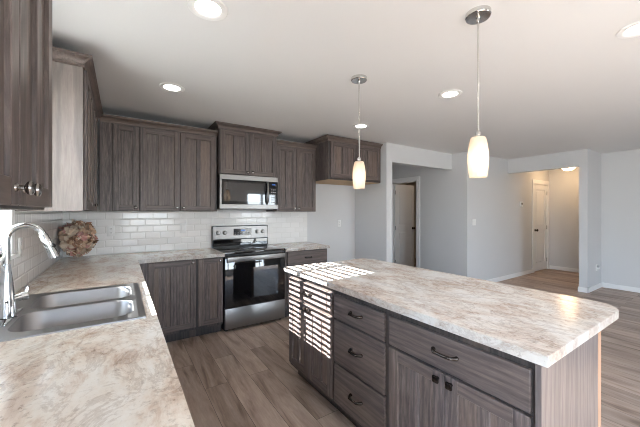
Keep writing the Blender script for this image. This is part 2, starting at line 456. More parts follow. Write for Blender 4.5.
# wall behind the camera with a glazed patio door and an added fill-light window
wall('wall_rear', [(LX - .14, .0, SB - .14, SB, 0, CZ), (1.4, 3.55, SB - .14, SB, 0, CZ), (4.7, 7.5, SB - .14, SB, 0, CZ),
                   (3.55, 4.7, SB - .14, SB, 2.06, CZ), (.0, 1.4, SB - .14, SB, 0, .7), (.0, 1.4, SB - .14, SB, 2.06, CZ)])

def base(name, boxes, label=None):
    b = MB()
    for q in boxes: b.box(*q, M['white'], 0.003)
    return struct(b.build(name), label or 'white baseboard')
bh, bt = 0.085, 0.014
base('baseboard_front', [(5.142, 7.775, 3.005 - bt, 3.005, 0, bh)])
base('baseboard_hall', [(5.142 - bt, 5.142, 3.005 - bt, DY0 - .09, 0, bh)])
base('baseboard_entry', [(8.70 - bt, 8.70, 1.849, 3.005, 0, bh), (6.74, 8.70, 1.849, 1.849 + bt, 0, bh)])
base('baseboard_stub', [(6.63 - bt, 6.63, 1.735 - bt, 1.849 + bt, 0, bh), (6.63 - bt, 7.387 - bt, 1.735 - bt, 1.735, 0, bh)])
base('baseboard_right', [(7.387 - bt, 7.387, SB, 1.735 - bt, 0, bh)])
base('baseboard_rear', [(LX, 3.48, SB, SB + bt, 0, bh), (4.77, 7.37, SB, SB + bt, 0, bh)])
base('baseboard_alcove', [(3.42 - bt, 3.549 + bt, 3.296 - bt, 3.296, 0, bh), (3.42 - bt, 3.42, 3.296, BY, 0, bh), (3.549, 3.549 + bt, 3.296, 6.2, 0, bh), (2.44, 3.42 - bt, BY - bt, BY, 0, bh)])
# tiled splashbacks
TZ = 1.388
struct(MB().box(LX, 2.436, BY - .008, BY, .916, TZ, M['tile_x']).build('trim_1', smooth=0), 'white subway tile backsplash on the range wall')
struct(MB().box(LX, LX + .008, .3, WY0 - .05, .916, TZ, M['tile_y']).box(LX, LX + .008, WY1 + .05, BY - .008, .916, TZ, M['tile_y'])
       .box(LX, LX + .008, WY0 - .05, WY1 + .05, .916, WZ0 - .02, M['tile_y']).build('trim_2', smooth=0), 'white subway tile backsplash under the window')

# windows -----------------------------------------------------------------------------------------
w1 = struct(MB()
    .box(LX, LX + .014, WY1, WY1 + .055, WZ0 - .02, WZ1 + .055, M['white'], .003).box(LX, LX + .014, WY0 - .055, WY0, WZ0 - .02, WZ1 + .055, M['white'], .003)
    .box(LX, LX + .014, WY0 - .055, WY1 + .055, WZ1, WZ1 + .055, M['white'], .003).box(LX - .10, LX + .03, WY0 - .055, WY1 + .055, WZ0 - .022, WZ0, M['white'], .003)
    .build('window_1'), 'white-framed kitchen window above the sink')
fx0, fx1 = LX - .125, LX - .075
MB().box(fx0, fx1, WY0, WY0 + .04, WZ0, WZ1, M['vinyl'], .003).box(fx0, fx1, WY1 - .04, WY1, WZ0, WZ1, M['vinyl'], .003)\
    .box(fx0, fx1, WY0, WY1, WZ0, WZ0 + .04, M['vinyl'], .003).box(fx0, fx1, WY0, WY1, WZ1 - .04, WZ1, M['vinyl'], .003)\
    .box(fx0, fx1, 1.847, 1.903, WZ0, WZ1, M['vinyl'], .003).build('window_frame', w1)
MB().box(LX - .105, LX - .101, WY0 + .03, WY1 - .03, WZ0 + .03, WZ1 - .03, M['glass']).build('window_pane', w1, smooth=0)
def rear_window(name, x0, x1, z0, z1, label, mull=True):
    o = MB()
    c = .06
    for q in ((x0 - c, x0, z0 - (c if z0 > .1 else 0), z1 + c), (x1, x1 + c, z0 - (c if z0 > .1 else 0), z1 + c)):
        o.box(q[0], q[1], SB, SB + .015, q[2], q[3], M['white'], .003)
    o.box(x0 - c, x1 + c, SB, SB + .015, z1, z1 + c, M['white'], .003)
    if z0 > .1: o.box(x0 - c, x1 + c, SB, SB + .03, z0 - .03, z0, M['white'], .003)
    o = struct(o.build(name), label)
    f = MB(); y0, y1 = SB - .11, SB - .05; xm = (x0 + x1) / 2
    for q in ((x0, x0 + .06, z0, z1), (x1 - .06, x1, z0, z1), (x0, x1, z0, z0 + .06), (x0, x1, z1 - .06, z1), (xm - .045, xm + .045, z0, z1)):
        f.box(q[0], q[1], y0, y1, q[2], q[3], M['vinyl'], .003)
    f.build('window_frame', o)
    MB().box(x0 + .04, x1 - .04, SB - .082, SB - .078, z0 + .04, z1 - .04, M['glass']).build('window_pane', o, smooth=0)
rear_window('window_2', 3.55, 4.7, 0.0, 2.06, 'white sliding patio door behind the kitchen')
rear_window('fill_window_3', .0, 1.4, 0.7, 2.06, 'white slider window in the dining corner behind the camera, added for fill daylight')  # unseen window, added to brighten the range wall
w4 = struct(MB().box(LX, LX + .015, -2.01, -1.95, 0, 2.12, M['white'], .003).box(LX, LX + .015, -.15, -.09, 0, 2.12, M['white'], .003)
    .box(LX, LX + .015, -2.01, -.09, 2.06, 2.12, M['white'], .003).build('fill_window_4'), 'white sliding patio door on the window wall behind the camera, added for fill daylight')  # unseen door, added to brighten the island fronts and bounce sun upward
f = MB()
for q in ((-1.95, -1.89, 0, 2.06), (-.21, -.15, 0, 2.06), (-1.95, -.15, 0, .07), (-1.95, -.15, 2.0, 2.06), (-1.09, -1.01, 0, 2.06)):
    f.box(LX - .11, LX - .05, q[0], q[1], q[2], q[3], M['vinyl'], .003)
f.build('window_frame', w4)
MB().box(LX - .082, LX - .078, -1.91, -.19, .04, 2.02, M['glass']).build('window_pane', w4, smooth=0)
# blind in the kitchen window
bl = thing('window_blind', 'white horizontal slat blind hanging in the kitchen window over the sink', 'blind', (LX - .045, 1.8875, WZ1 - .045))
by0, by1 = WY0 + .012 - 1.8875, WY1 - .012 - 1.8875
MB().box(-.028, .028, by0, by1, 0, .043, M['slat'], .003).build('headrail', bl)
sl = MB(); pitch, wid, tilt = .0405, .050, R(8.5)
zz = -.03
while zz > WZ0 - (WZ1 - .045) + .045:
    t = bmesh.new(); bmesh.ops.create_cube(t, size=1)
    for v in t.verts: v.co = Vector((v.co.x * wid, v.co.y * (by1 - by0), v.co.z * .0028))
    sl.add(t, M['slat'], Matrix.Translation((0, (by0 + by1) / 2, zz)) @ Matrix.Rotation(tilt, 4, 'Y'))
    zz -= pitch
sl.build('slats', bl, smooth=0)
MB().box(-.026, .026, by0, by1, WZ0 - (WZ1 - .045) + .006, WZ0 - (WZ1 - .045) + .024, M['slat'], .003).build('bottom_rail', bl)
for y in (by0 + .13, 0.17, by1 - .13):
    for x in (-.024, .024): MB().cyl((x, y, .0), (x, y, WZ0 - (WZ1 - .045) + .02), .0009, M['slat'], 6).build('ladder_cord', bl)
MB().cyl((.034, by0 + .08, .01), (.034, by0 + .08, -.5), .004, M['slat'], 8).build('tilt_wand', bl)

# interior doors ----------------------------------------------------------------------------------
def leaf(b, w, h, t=.044, m=None):
    """two panel moulded door leaf, x 0..w, y 0..t, z 0..h; mouldings on both faces"""
    m = m or M['door']; st = .105
    b.box(0, w, .016, t - .016, 0, h, m)
    for ya, yb in ((0, .017), (t - .017, t)):
        b.box(0, st, ya, yb, 0, h, m, .002).box(w - st, w, ya, yb, 0, h, m, .002)
        for z0, z1 in ((0, .20), (.93, 1.05), (h - .12, h)): b.box(st - .002, w - st + .002, ya, yb, z0, z1, m, .002)
        for z0, z1 in ((.20, .93), (1.05, h - .12)): b.box(st + .042, w - st - .042, ya + .003, yb - .003, z0 + .042, z1 - .042, m, .004)
    return b
def lever_knob(parent, x, z, t=.044):
    for sgn, y in ((-1, 0), (1, t)):
        MB().lathe([(0, 0), (.03, 0), (.03, .006), (.012, .01), (.011, .03), (.026, .036), (.029, .05), (.022, .062), (0, .066)], M['bronze'], (x, y, z), (0, sgn, 0), 20).build('door_knob', parent)
def hinges(parent, x, y):
    for z in (.22, 1.0, 1.82): MB().cyl((x, y, z - .045), (x, y, z + .045), .008, M['bronze'], 10).build('hinge', parent)
# hall door, standing wide open into the warm lit room
d1 = struct(MB()
    .box(5.142 - .015, 5.142, DY0 - .09, DY0 - .005, 0, DH, M['white'], .003).box(5.142 - .015, 5.142, DY1 + .005, DY1 + .09, 0, DH, M['white'], .003)
    .box(5.142 - .015, 5.142, DY0 - .09, DY1 + .09, DH, DH + .085, M['white'], .003)
    .box(5.142, 5.257, DY0 - .005, DY0 + .015, 0, DH, M['white']).box(5.142, 5.257, DY1 - .015, DY1 + .005, 0, DH, M['white']).box(5.142, 5.257, DY0, DY1, DH - .015, DH + .004, M['white'])
    .build('door_1'), 'white two-panel hall door standing open with white casing')
lf = leaf(MB(), .665, DH - .03).build('door_leaf', d1, (5.262, DY1 - .061, .012))
lever_knob(lf, .605, .98); hinges(lf, -.004, .0)
# entry closet door, shut
d2 = struct(MB()
    .box(EX0 - .085, EX0, 3.005 - .015, 3.005, 0, DH, M['white'], .003).box(EX1, EX1 + .085, 3.005 - .015, 3.005, 0, DH, M['white'], .003)
    .box(EX0 - .085, EX1 + .085, 3.005 - .015, 3.005, DH, DH + .085, M['white'], .003)
    .box(EX0 - .002, EX0 + .015, 3.0, 3.12, 0, DH, M['white']).box(EX1 - .015, EX1 + .002, 3.0, 3.12, 0, DH, M['white']).box(EX0, EX1, 3.0, 3.12, DH - .015, DH + .002, M['white'])
    .build('door_2'), 'white two-panel entry closet door, closed')
lf = leaf(MB(), EX1 - EX0 - .036, DH - .03).build('door_leaf', d2, (EX0 + .018, 3.012, .012))
lever_knob(lf, .065, .95); hinges(lf, EX1 - EX0 - .03, -.002)

# ------------------------------------------------------------------ cabinets
def knob(parent, x, z, y=-.02, m=None):
    return MB().lathe([(0, 0), (.009, 0), (.0085, .003), (.0055, .006), (.0055, .014), (.0135, .019), (.0155, .023), (.0145, .027), (.009, .0295), (0, .030)], m or M['pewter'], (x, y, z), (0, -1, 0), 18).build('knob', parent)
def square_knob(parent, x, z, y=-.02):
    return MB().cyl((x, y, z), (x, y - .014, z), .007, M['bronze'], 14).box(x - .0145, x + .0145, y - .026, y - .013, z - .0145, z + .0145, M['bronze'], .004, 2).build('knob', parent)
def pull(parent, x, z, L=.105, y=-.02):
    b = MB(); h = L / 2
    pts = []; n = 18
    for i in range(n + 1):
        a = i / n; px = x - h + L * a
        d = .028 * (1 - abs(2 * a - 1) ** 4)
        pts.append((px, y - .004 - d, z))
    rad = [.0066 + .0024 * (abs(2 * i / n - 1) ** 3) for i in range(n + 1)]
    b.tube(pts, rad, M['bronze'], 12)
    for s in (-1, 1):
        b.lathe([(0, 0), (.009, 0), (.009, .003), (.006, .007), (.006, .012)], M['bronze'], (x + s * h * .96, y, z), (0, -1, 0), 14)
        b.lathe([(.0062, -.004), (.0078, -.002), (.0078, .002), (.0062, .004)], M['bronze'], (x + s * h * .62, y - .0295, z), (1, 0, 0), 12)
    return b.build('pull', parent)
def door_front(parent, x0, x1, z0, z1, mid=True, name='door', st=.057):
    b = MB(); e = .0022
    b.box(x0, x0 + st, -.02, 0, z0, z1, M['wz'], e).box(x1 - st, x1, -.02, 0, z0, z1, M['wz'], e)
    b.box(x0 + st - .001, x1 - st + .001, -.02, -.0005, z0, z0 + st, M['wx'], e).box(x0 + st - .001, x1 - st + .001, -.02, -.0005, z1 - st, z1, M['wx'], e)
    if mid:
        xm = (x0 + x1) / 2; b.box(xm - st * .42, xm + st * .42, -.02, -.0005, z0 + st - .001, z1 - st + .001, M['wz'], e)
    o = b.build(name, parent, smooth=20)
    MB().box(x0 + st - .004, x1 - st + .004, -.009, -.002, z0 + st - .004, z1 - st + .004, M['wp']).build('panel', o, smooth=0)
    return o
def drawer_front(parent, x0, x1, z0, z1):
    return MB().box(x0, x1, -.02, 0, z0, z1, M['wx'], .004, 2).build('drawer', parent, smooth=20)
CROWN = [(0, 0), (.010, 0), (.011, .010), (.008, .013), (.012, .024), (.021, .036), (.034, .045), (.046, .049), (.046, .053), (.052, .055), (.052, .068), (0, .068)]
def crown(parent, path, z, scale=1.0):
    return MB().sweep(path, [(o * scale, z + h) for o, h in CROWN], M['wc']).build('crown_moulding', parent, smooth=25)
def wall_cab(name, label, loc, rz, w, d, h, doors, crown_sides='f', crown_z=None, bottom=None, group=None, side=False, filler=0):
    """doors = [(x0, x1, knob side or None, split)]"""
    t = thing(name, label, 'cabinet', loc, rz, group)
    c = MB().box(0, w, .001, d, 0, h, M['wz'], .0015)
    c.build('carcass', t, smooth=0)
    MB().box(.002, w - .002, .0, .0009, .002, h - .002, M['wd']).build('face_frame', t, smooth=0)  # thin dark sheet, paints shade into the gaps between doors
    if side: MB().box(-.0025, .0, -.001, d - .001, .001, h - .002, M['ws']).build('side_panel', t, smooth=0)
    if filler: MB().box(.001, filler, -.003, .0, .003, h - .004, M['wz']).build('filler_strip', t, smooth=0)
    if bottom: MB().box(.012, w - .012, .015, d - .01, -.004, .0, bottom).build('underside', t, smooth=0)
    for x0, x1, ks, mid in doors:
        o = door_front(t, x0, x1, .008 if not bottom else .03, h - .012, mid)
        if ks == 'l': knob(o, x0 + .03, .045 + (.022 if bottom else 0))
        if ks == 'r': knob(o, x1 - .03, .045 + (.022 if bottom else 0))
    z = h - .004 if crown_z is None else crown_z
    path = []
    if 'l' in crown_sides: path.append((0, d))
    path += [(0, .0), (w, .0)]
    if 'r' in crown_sides: path.append((w, d))
    crown(t, path[::1], z)
    return t

Z0 = 1.388; H = 2.298 - Z0
# right-of-travel must face outwards: path runs with the room on its right, so front paths go from x=0 to x=w
wall_cab('wall_cabinet', 'single-door stained wood wall cabinet in the corner above the dried flowers', (-.185, 3.736, Z0), 0, .343, .308, H,
         [(.109, .339, 'r', False)], filler=.103)
wall_cab('wall_cabinet', 'wide stained wood wall cabinet with two doors between the corner and the microwave', (.158, 3.736, Z0), 0, .81, .308, H,
         [(.005, .395, 'r', True), (.4, .79, 'l', True)])
wall_cab('wall_cabinet', 'short tall-set wood wall cabinet directly above the microwave', (.977, 3.685, 1.842), 0, .765, .36, 2.397 - 1.842,
         [(.012, .38, 'r', True), (.385, .753, 'l', True)], 'lfr')
wall_cab('wall_cabinet', 'stained wood wall cabinet with two doors just past the microwave', (1.744, 3.736, Z0), 0, .656, .308, H,
         [(.012, .322, 'r', True), (.328, .644, 'l', True)])
wall_cab('wall_cabinet', 'deep wood cabinet with tan underside mounted over the empty refrigerator alcove', (2.404, 3.42, 1.842), 0, 1.014, .624, 2.385 - 1.842,
         [(.035, .505, 'r', True), (.51, .98, 'l', True)], 'lf', bottom=M['raw'])
# window wall
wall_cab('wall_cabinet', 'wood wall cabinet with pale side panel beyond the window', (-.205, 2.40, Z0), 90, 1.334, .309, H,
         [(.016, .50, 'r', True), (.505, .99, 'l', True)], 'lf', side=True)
wall_cab('wall_cabinet', 'dark wood wall cabinet closest to the camera, hanging before the window', (-.205, .55, Z0), 90, .73, .309, H,
         [(.006, .352, 'r', True), (.357, .724, 'l', True)], 'lfr')

def base_cab(name, label, loc, rz, w, d, fronts, h=.874, filler=0, toe=.105):
    t = thing(name, label, 'cabinet', loc, rz)
    MB().box(0, w, .019, d, toe, h, M['wz']).build('carcass', t, smooth=0)
    f = MB(); f.box(0, w, 0, .0185, toe, h, M['wd']); f.build('face_frame', t, smooth=0)  # dark frame colour includes the shade between fronts
    if filler: MB().box(.0, filler, -.004, .0, toe + .02, h - .004, M['wz']).build('filler_strip', t, smooth=0)
    MB().box(0, w, .075, .09, 0, toe, M['wd']).build('toe_kick', t, smooth=0)
    for q in fronts:
        k = q[0]
        if k == 'drawer':
            o = drawer_front(t, *q[1:5]); pull(o, (q[1] + q[2]) / 2, (q[3] + q[4]) / 2 + .006, q[5] if len(q) > 5 else .10)
        else:
            o = door_front(t, *q[1:5], mid=q[6])
            kf = square_knob if len(q) > 7 else knob
            x = q[1] + .03 if q[5] == 'l' else q[2] - .03
            kf(o, x, q[4] - (.028 if len(q) > 7 else .03))
    return t
base_cab('base_cabinet', 'wide-door wood base cabinet in the corner, left of the narrow one', (.133, 3.46, 0), 0, .548, .57, [('door', .087, .536, .135, .866, 'r', True)], filler=.081)
base_cab('base_cabinet', 'narrow one-door wood base cabinet touching the range', (.6815, 3.46, 0), 0, .284, .57, [('door', .011, .276, .135, .866, 'r', False)])
base_cab('base_cabinet', 'wood base cabinet with a drawer on the far side of the range', (1.752, 3.46, 0), 0, .658, .57,
         [('drawer', .03, .65, .675, .862), ('door', .03, .338, .135, .655, 'r', True), ('door', .343, .65, .135, .655, 'l', True)])
# under the sink counter, fronts facing the aisle
base_cab('base_cabinet', 'wood sink base cabinet under the double sink', (.105, 1.48, 0), 90, .86, .60, [('door', .012, .428, .135, .85, 'r', True), ('door', .433, .848, .135, .85, 'l', True)], h=.70)
base_cab('base_cabinet', 'wood drawer base cabinet at the near end of the sink counter', (.105, .33, 0), 90, 1.148, .60,
         [('drawer', .012, .565, .68, .85), ('drawer', .58, 1.136, .68, .85), ('door', .012, .565, .135, .66, 'r', True), ('door', .58, 1.136, .135, .66, 'l', True)])
base_cab('base_cabinet', 'wood base cabinet between the sink and the corner', (.105, 2.342, 0), 90, 1.10, .60, [('door', .012, .54, .135, .85, 'r', True), ('door', .55, 1.08, .135, .85, 'l', True)])

# ------------------------------------------------------------------ worktops
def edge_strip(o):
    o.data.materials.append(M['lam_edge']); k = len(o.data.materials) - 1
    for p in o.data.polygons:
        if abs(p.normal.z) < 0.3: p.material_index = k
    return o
CT, TH = .914, .038
c = MB()
SX0, SX1, SY0, SY1 = -.455, .072, 1.545, 2.275            # sink cut-out
c.box(LX + .001, .133, .30, SY0, CT - TH, CT, M['lam']).box(LX + .001, .133, SY1, 3.414, CT - TH, CT, M['lam'])
c.box(LX + .001, SX0, SY0, SY1, CT - TH, CT, M['lam']).box(SX1, .133, SY0, SY1, CT - TH, CT, M['lam'])
c.box(LX + .001, .970, 3.414, BY - .009, CT - TH, CT, M['lam'])
tag(edge_strip(c.build('countertop', smooth=0)), 'L-shaped cream and tan stone-look worktop holding the sink', 'countertop')
tag(edge_strip(MB().box(1.7485, 2.430, 3.414, BY - .009, CT - TH, CT, M['lam'], .002).build('countertop', smooth=0)), 'short stone-look worktop on the far side of the range', 'countertop')

# ------------------------------------------------------------------ island
IX, IT = 1.185, .92 - TH
def isl(label, y1, w, fronts):
    return base_cab('island_cabinet', label, (IX, y1, 0), -90, w, .555, fronts, h=IT - .002)
isl('island cabinet striped by window light, drawer over two doors, facing the range end', 2.238, .632,
    [('drawer', .012, .62, .689, .84, .10), ('door', .012, .312, .135, .677, 'r', True, 1), ('door', .317, .62, .135, .677, 'l', True, 1)])
isl('island cabinet with a stack of three drawers', 1.605, .484,
    [('drawer', .014, .464, .688, .84, .10), ('drawer', .014, .464, .402, .677, .10), ('drawer', .014, .464, .135, .390, .10)])
isl('wide island cabinet with one long drawer over two doors', 1.120, .680,
    [('drawer', .015, .665, .690, .84, .115), ('door', .015, .336, .135, .677, 'r', True, 1), ('door', .340, .665, .135, .677, 'l', True, 1)])
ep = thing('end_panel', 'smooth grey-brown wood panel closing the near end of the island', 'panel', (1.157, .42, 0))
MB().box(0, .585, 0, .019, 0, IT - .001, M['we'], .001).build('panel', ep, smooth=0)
tag(MB().box(1.7425, 1.782, .42, 2.24, 0, IT - .001, M['tan'], .001).build('back_board', smooth=0), 'tan board backing the island cabinets, edge showing beside the end panel', 'panel')
ix0, ix1, iy0, iy1 = 1.136, 2.056, .395, 2.263
poly = [(ix0, iy1), (ix0, iy0)]
def arc(cx, cy, r, a0, a1, n=12): return [(cx + r * math.cos(R(a0 + (a1 - a0) * i / n)), cy + r * math.sin(R(a0 + (a1 - a0) * i / n))) for i in range(n + 1)]
poly += arc(ix1 - .13, iy0 + .13, .13, -90, 0) + arc(ix1 - .13, iy1 - .13, .13, 0, 90)
tag(edge_strip(MB().prism(poly, .92 - TH, .92, M['lam'], .0015).build('island_countertop', smooth=30)), 'long island worktop in cream stone-look laminate with rounded back corners', 'countertop')

# ------------------------------------------------------------------ sink and faucet
sk = thing('sink', 'stainless steel double-bowl sink set into the worktop under the window', 'sink', (-.19, 1.91, CT))
def rrect(x0, x1, y0, y1, r, n=7):
    p = []
    for cx, cy, a in ((x1 - r, y0 + r, -90), (x1 - r, y1 - r, 0), (x0 + r, y1 - r, 90), (x0 + r, y0 + r, 180)): p += arc(cx, cy, r, a, a + 90, n)
    return p
ox, oy = -.19, 1.91
X0, X1, Y0, Y1 = -.47 - ox, .09 - ox, 1.53 - oy, 2.29 - oy
bowls = [(-.375 - ox, .048 - ox, 1.595 - oy, 1.890 - oy, .17), (-.375 - ox, .048 - ox, 1.930 - oy, 2.235 - oy, .17)]
rim = bmesh.new(); zt = .006
def quad(pts, z=zt): rim.faces.new([rim.verts.new((x, y, z)) for x, y in pts])
bx0, bx1 = bowls[0][0], bowls[0][1]
quad([(X0, Y0), (bx0, Y0), (bx0, Y1), (X0, Y1)]); quad([(bx1, Y0), (X1, Y0), (X1, Y1), (bx1, Y1)])
quad([(bx0, Y0), (bx1, Y0), (bx1, bowls[0][2]), (bx0, bowls[0][2])]); quad([(bx0, bowls[1][3]), (bx1, bowls[1][3]), (bx1, Y1), (bx0, Y1)])
quad([(bx0, bowls[0][3]), (bx1, bowls[0][3]), (bx1, bowls[1][2]), (bx0, bowls[1][2])])
rr = .075
for (x0, x1, y0, y1, dp) in bowls:
    for cx, cy, a, corner in ((x1 - rr, y0 + rr, -90, (x1, y0)), (x1 - rr, y1 - rr, 0, (x1, y1)), (x0 + rr, y1 - rr, 90, (x0, y1)), (x0 + rr, y0 + rr, 180, (x0, y0))):
        pa = arc(cx, cy, rr, a, a + 90, 7)
        for p, q in zip(pa, pa[1:]): quad([corner, q, p])
# turned-down outer lip
for (a, b_) in (((X0, Y0), (X1, Y0)), ((X1, Y0), (X1, Y1)), ((X1, Y1), (X0, Y1)), ((X0, Y1), (X0, Y0))):
    rim.faces.new([rim.verts.new((a[0], a[1], zt)), rim.verts.new((a[0], a[1], .0003)), rim.verts.new((b_[0], b_[1], .0003)), rim.verts.new((b_[0], b_[1], zt))])
bmesh.ops.remove_doubles(rim, verts=rim.verts, dist=1e-5); bmesh.ops.recalc_face_normals(rim, faces=rim.faces)
if sum(f.normal.z for f in rim.faces) < 0: bmesh.ops.reverse_faces(rim, faces=rim.faces)
MB().add(rim, M['sink']).build('rim', sk, smooth=30)
for (x0, x1, y0, y1, dp) in bowls:
    t = bmesh.new(); rings = []
    for ins, z, r in ((0, zt, rr), (.004, .0, rr), (.012, -dp * .75, rr), (.028, -dp * .95, rr), (.055, -dp, rr * .7)):
        rings.append([t.verts.new((x, y, z)) for x, y in rrect(x0 + ins, x1 - ins, y0 + ins, y1 - ins, r)])
    n = len(rings[0])
    for a, b_ in zip(rings, rings[1:]):
        for i in range(n): t.faces.new((a[i], a[(i + 1) % n], b_[(i + 1) % n], b_[i]))
    t.faces.new(rings[-1])
    bmesh.ops.recalc_face_normals(t, faces=t.faces)
    bmesh.ops.reverse_faces(t, faces=t.faces)
    bo = MB().add(t, M['sink']).build('bowl', sk, smooth=50)
    MB().lathe([(.0, .003), (.018, .003), (.02, .001), (.036, .001), (.042, .004), (.045, .001)], M['chrome'], ((x0 + x1) / 2, (y0 + y1) / 2, -dp), (0, 0, 1), 24).build('drain', bo)

fc = thing('faucet', 'chrome gooseneck pull-down faucet standing on the sink deck', 'faucet', (-.417, 1.835, CT + .006))
MB().lathe([(0, 0), (.034, 0), (.034, .004), (.028, .009), (0, .009)], M['chrome'], (0, 0, 0), (0, 0, 1), 28)\
    .box(-.026, .026, -.13, .13, 0, .006, M['chrome'], .0025, 2).build('deck_plate', fc)
MB().lathe([(.033, .008), (.0325, .014), (.030, .05), (.0265, .10), (.0215, .155), (.0165, .20), (.0145, .23), (.0135, .235)], M['chrome'], (0, 0, 0), (0, 0, 1), 28).build('body', fc)
Rr = .059; zc = 1.323 - Rr - (CT + .006)
pts = [(0, 0, .19), (0, 0, zc * .85)] + [(Rr - Rr * math.cos(R(a)), 0.012 * math.sin(R(a / 2)), zc + Rr * math.sin(R(a))) for a in range(0, 166, 11)]
MB().tube(pts, .0125, M['chrome'], 18).build('gooseneck', fc)
pe = Vector(pts[-1]); dr = (Vector(pts[-1]) - Vector(pts[-2])).normalized()
MB().lathe([(0, 0), (.0145, 0), (.016, .01), (.0165, .06), (.0205, .10), (.0205, .116), (.016, .118), (0, .118)], M['chrome'], pe, dr, 22).build('spray_head', fc)
pb = pe + dr * .062
sd = Vector((dr.z, 0, -dr.x)) * -1
if sd.x < 0: sd = -sd
MB().lathe([(0, .004), (.009, .004), (.0095, .0), (.0095, -.004)], M['black'], pb + Vector((sd.x * .016, -.006, sd.z * .016)), sd + Vector((0, -.5, 0)), 14).build('spray_button', fc)
MB().cyl((0, 0, .075), (.048, .018, .085), .0165, M['chrome'], 18).lathe([(0, -.002), (.019, 0), (.019, .020), (.0, .023)], M['chrome'], (.044, .0165, .084), (.93, .35, .15), 18)\
    .tube([(.052, .02, .088), (.058, .022, .105), (.062, .023, .128)], [.010, .0075, .007], M['chrome'], 10).build('handle', fc)
MB().cyl((.006, -.0255, .075), (.0085, -.0305, .075), .0048, M['black'], 12).build('sensor_dot', fc)

# ------------------------------------------------------------------ dried flowers in the corner
fl = thing('dried_flower_bunch', 'round bunch of papery brown and cream dried flowers in the counter corner', 'dried flowers', (-.355, 3.79, CT))
rnd = random.Random(11)
def petal(b, o, nrm, size, m):
    q = Vector((0, 0, 1)).rotation_difference(nrm).to_matrix().to_4x4() @ Matrix.Rotation(rnd.uniform(0, 6.28), 4, 'Z')
    t = bmesh.new(); n = 5; g = []; ph = rnd.uniform(0, 6); cup = rnd.uniform(.25, .7); ru = rnd.uniform(.10, .2)
    for i in range(n):
        row = []
        for j in range(n):
            x = (i / (n - 1) - .5) * 2; y = j / (n - 1)
            ww = math.sin(math.pi * (.12 + .80 * y)) * .62
            z = cup * (y * y * .8 + x * x * .35 * y) + ru * math.sin(x * 4 + ph + 3 * y) * y
            row.append(t.verts.new((x * ww * size, (y - .1) * size, z * size)))
        g.append(row)
    for i in range(n - 1):
        for j in range(n - 1): t.faces.new((g[i][j], g[i + 1][j], g[i + 1][j + 1], g[i][j + 1]))
    b.add(t, m, Matrix.Translation(o) @ q)
heads = []
N = 34
for i in range(N):
    zz = 1 - 2 * (i + .5) / N; a = i * 2.39996
    r = math.sqrt(1 - zz * zz)
    heads.append(Vector((r * math.cos(a), r * math.sin(a), zz)))
pm = [M['petal_a'], M['petal_b'], M['petal_b'], M['petal_c'], M['petal_d'], M['petal_a']]
for i, d in enumerate(heads):
    c0 = Vector((d.x * .10, d.y * .175, .205 + d.z * .135))
    b = MB(); mm = pm[i % 6]
    for k in range(20):
        u = Vector((rnd.gauss(0, 1), rnd.gauss(0, 1), rnd.gauss(0, 1))).normalized()
        nn = (d * .9 + u * .75).normalized()
        petal(b, c0 + u * .026, nn, rnd.uniform(.030, .056), mm if rnd.random() < .7 else rnd.choice(pm))
    for v in b.bm.verts: v.co.z = max(v.co.z, .002)
    b.build('flower_head', fl, smooth=80)
MB().lathe([(0, .075), (.08, .1), (.13, .2), (.09, .3), (0, .33)], M['petal_c'], (0, 0, 0), (0, 0, 1), 16).build('core', fl)

# ------------------------------------------------------------------ range
rg = thing('range', 'stainless steel electric range with black glass oven door', 'range', (.974, 3.434, 0))
RW = .768
MB().box(.004, RW - .004, .03, .60, .02, .895, M['black']).build('body', rg, smooth=0)
for x in (.04, RW - .04):
    for y in (.07, .55): MB().cyl((x, y, 0), (x, y, .025), .018, M['black'], 12).build('foot', rg)
ct_ = MB().box(.0, RW, -.006, .555, .895, .919, M['bglass'], .004, 2).build('cooktop', rg)
rgm = plain('burner_ring', (0.10, 0.10, 0.105), 0.25)
for x, y, r in ((.20, .14, .105), (.57, .14, .09), (.20, .40, .08), (.57, .40, .105)):
    MB().lathe([(r - .003, 0), (r - .003, .0006), (r, .0006), (r, 0)], rgm, (x, y, .919), (0, 0, 1), 40).build('burner_ring', ct_)
od = MB().box(.006, RW - .006, 0, .032, .278, .868, M['bglass'], .004, 2).build('oven_door', rg)
MB().box(.10, RW - .10, -.0008, .001, .36, .72, M['bglass']).build('oven_window', od, smooth=0)
MB().box(.02, RW - .02, -.040, -.022, .806, .866, M['steel'], .006, 3).box(.05, .09, -.03, .004, .815, .858, M['steel'], .004).box(RW - .09, RW - .05, -.03, .004, .815, .858, M['steel'], .004).build('door_handle', od)
MB().box(.006, RW - .006, -.004, .030, .035, .270, M['steel'], .005, 2).build('storage_drawer', rg)
MB().box(.0, RW, .004, .03, .268, .280, M['black']).build('drawer_gap', rg, smooth=0)
bgd = MB().prism([(0, 0), (RW, 0), (RW, .045), (0, .045)], 0, .28, M['black'], .004).build('backguard', rg, (0, .545, .919))
MB().box(.006, RW - .006, -.006, .002, .105, .272, M['steel'], .003).build('control_panel', bgd)
MB().box(.008, RW - .008, -.003, .002, .014, .095, M['bglass'], .002).build('lower_band', bgd)
MB().box(.272, .520, -.0085, -.004, .150, .238, M['display'], .002).build('display', bgd)
dg = MB()
for i in range(4): dg.box(.372 + i * .016, .383 + i * .016, -.0092, -.0085, .205, .222, M['blue'])
dg.build('clock_digits', bgd, smooth=0)
kb = MB()
for i in range(6):
    for j in range(2): kb.box(.285 + i * .038, .309 + i * .038, -.0090, -.0085, .160 + j * .018, .167 + j * .018, M['grey'])
kb.build('touch_keys', bgd, smooth=0)
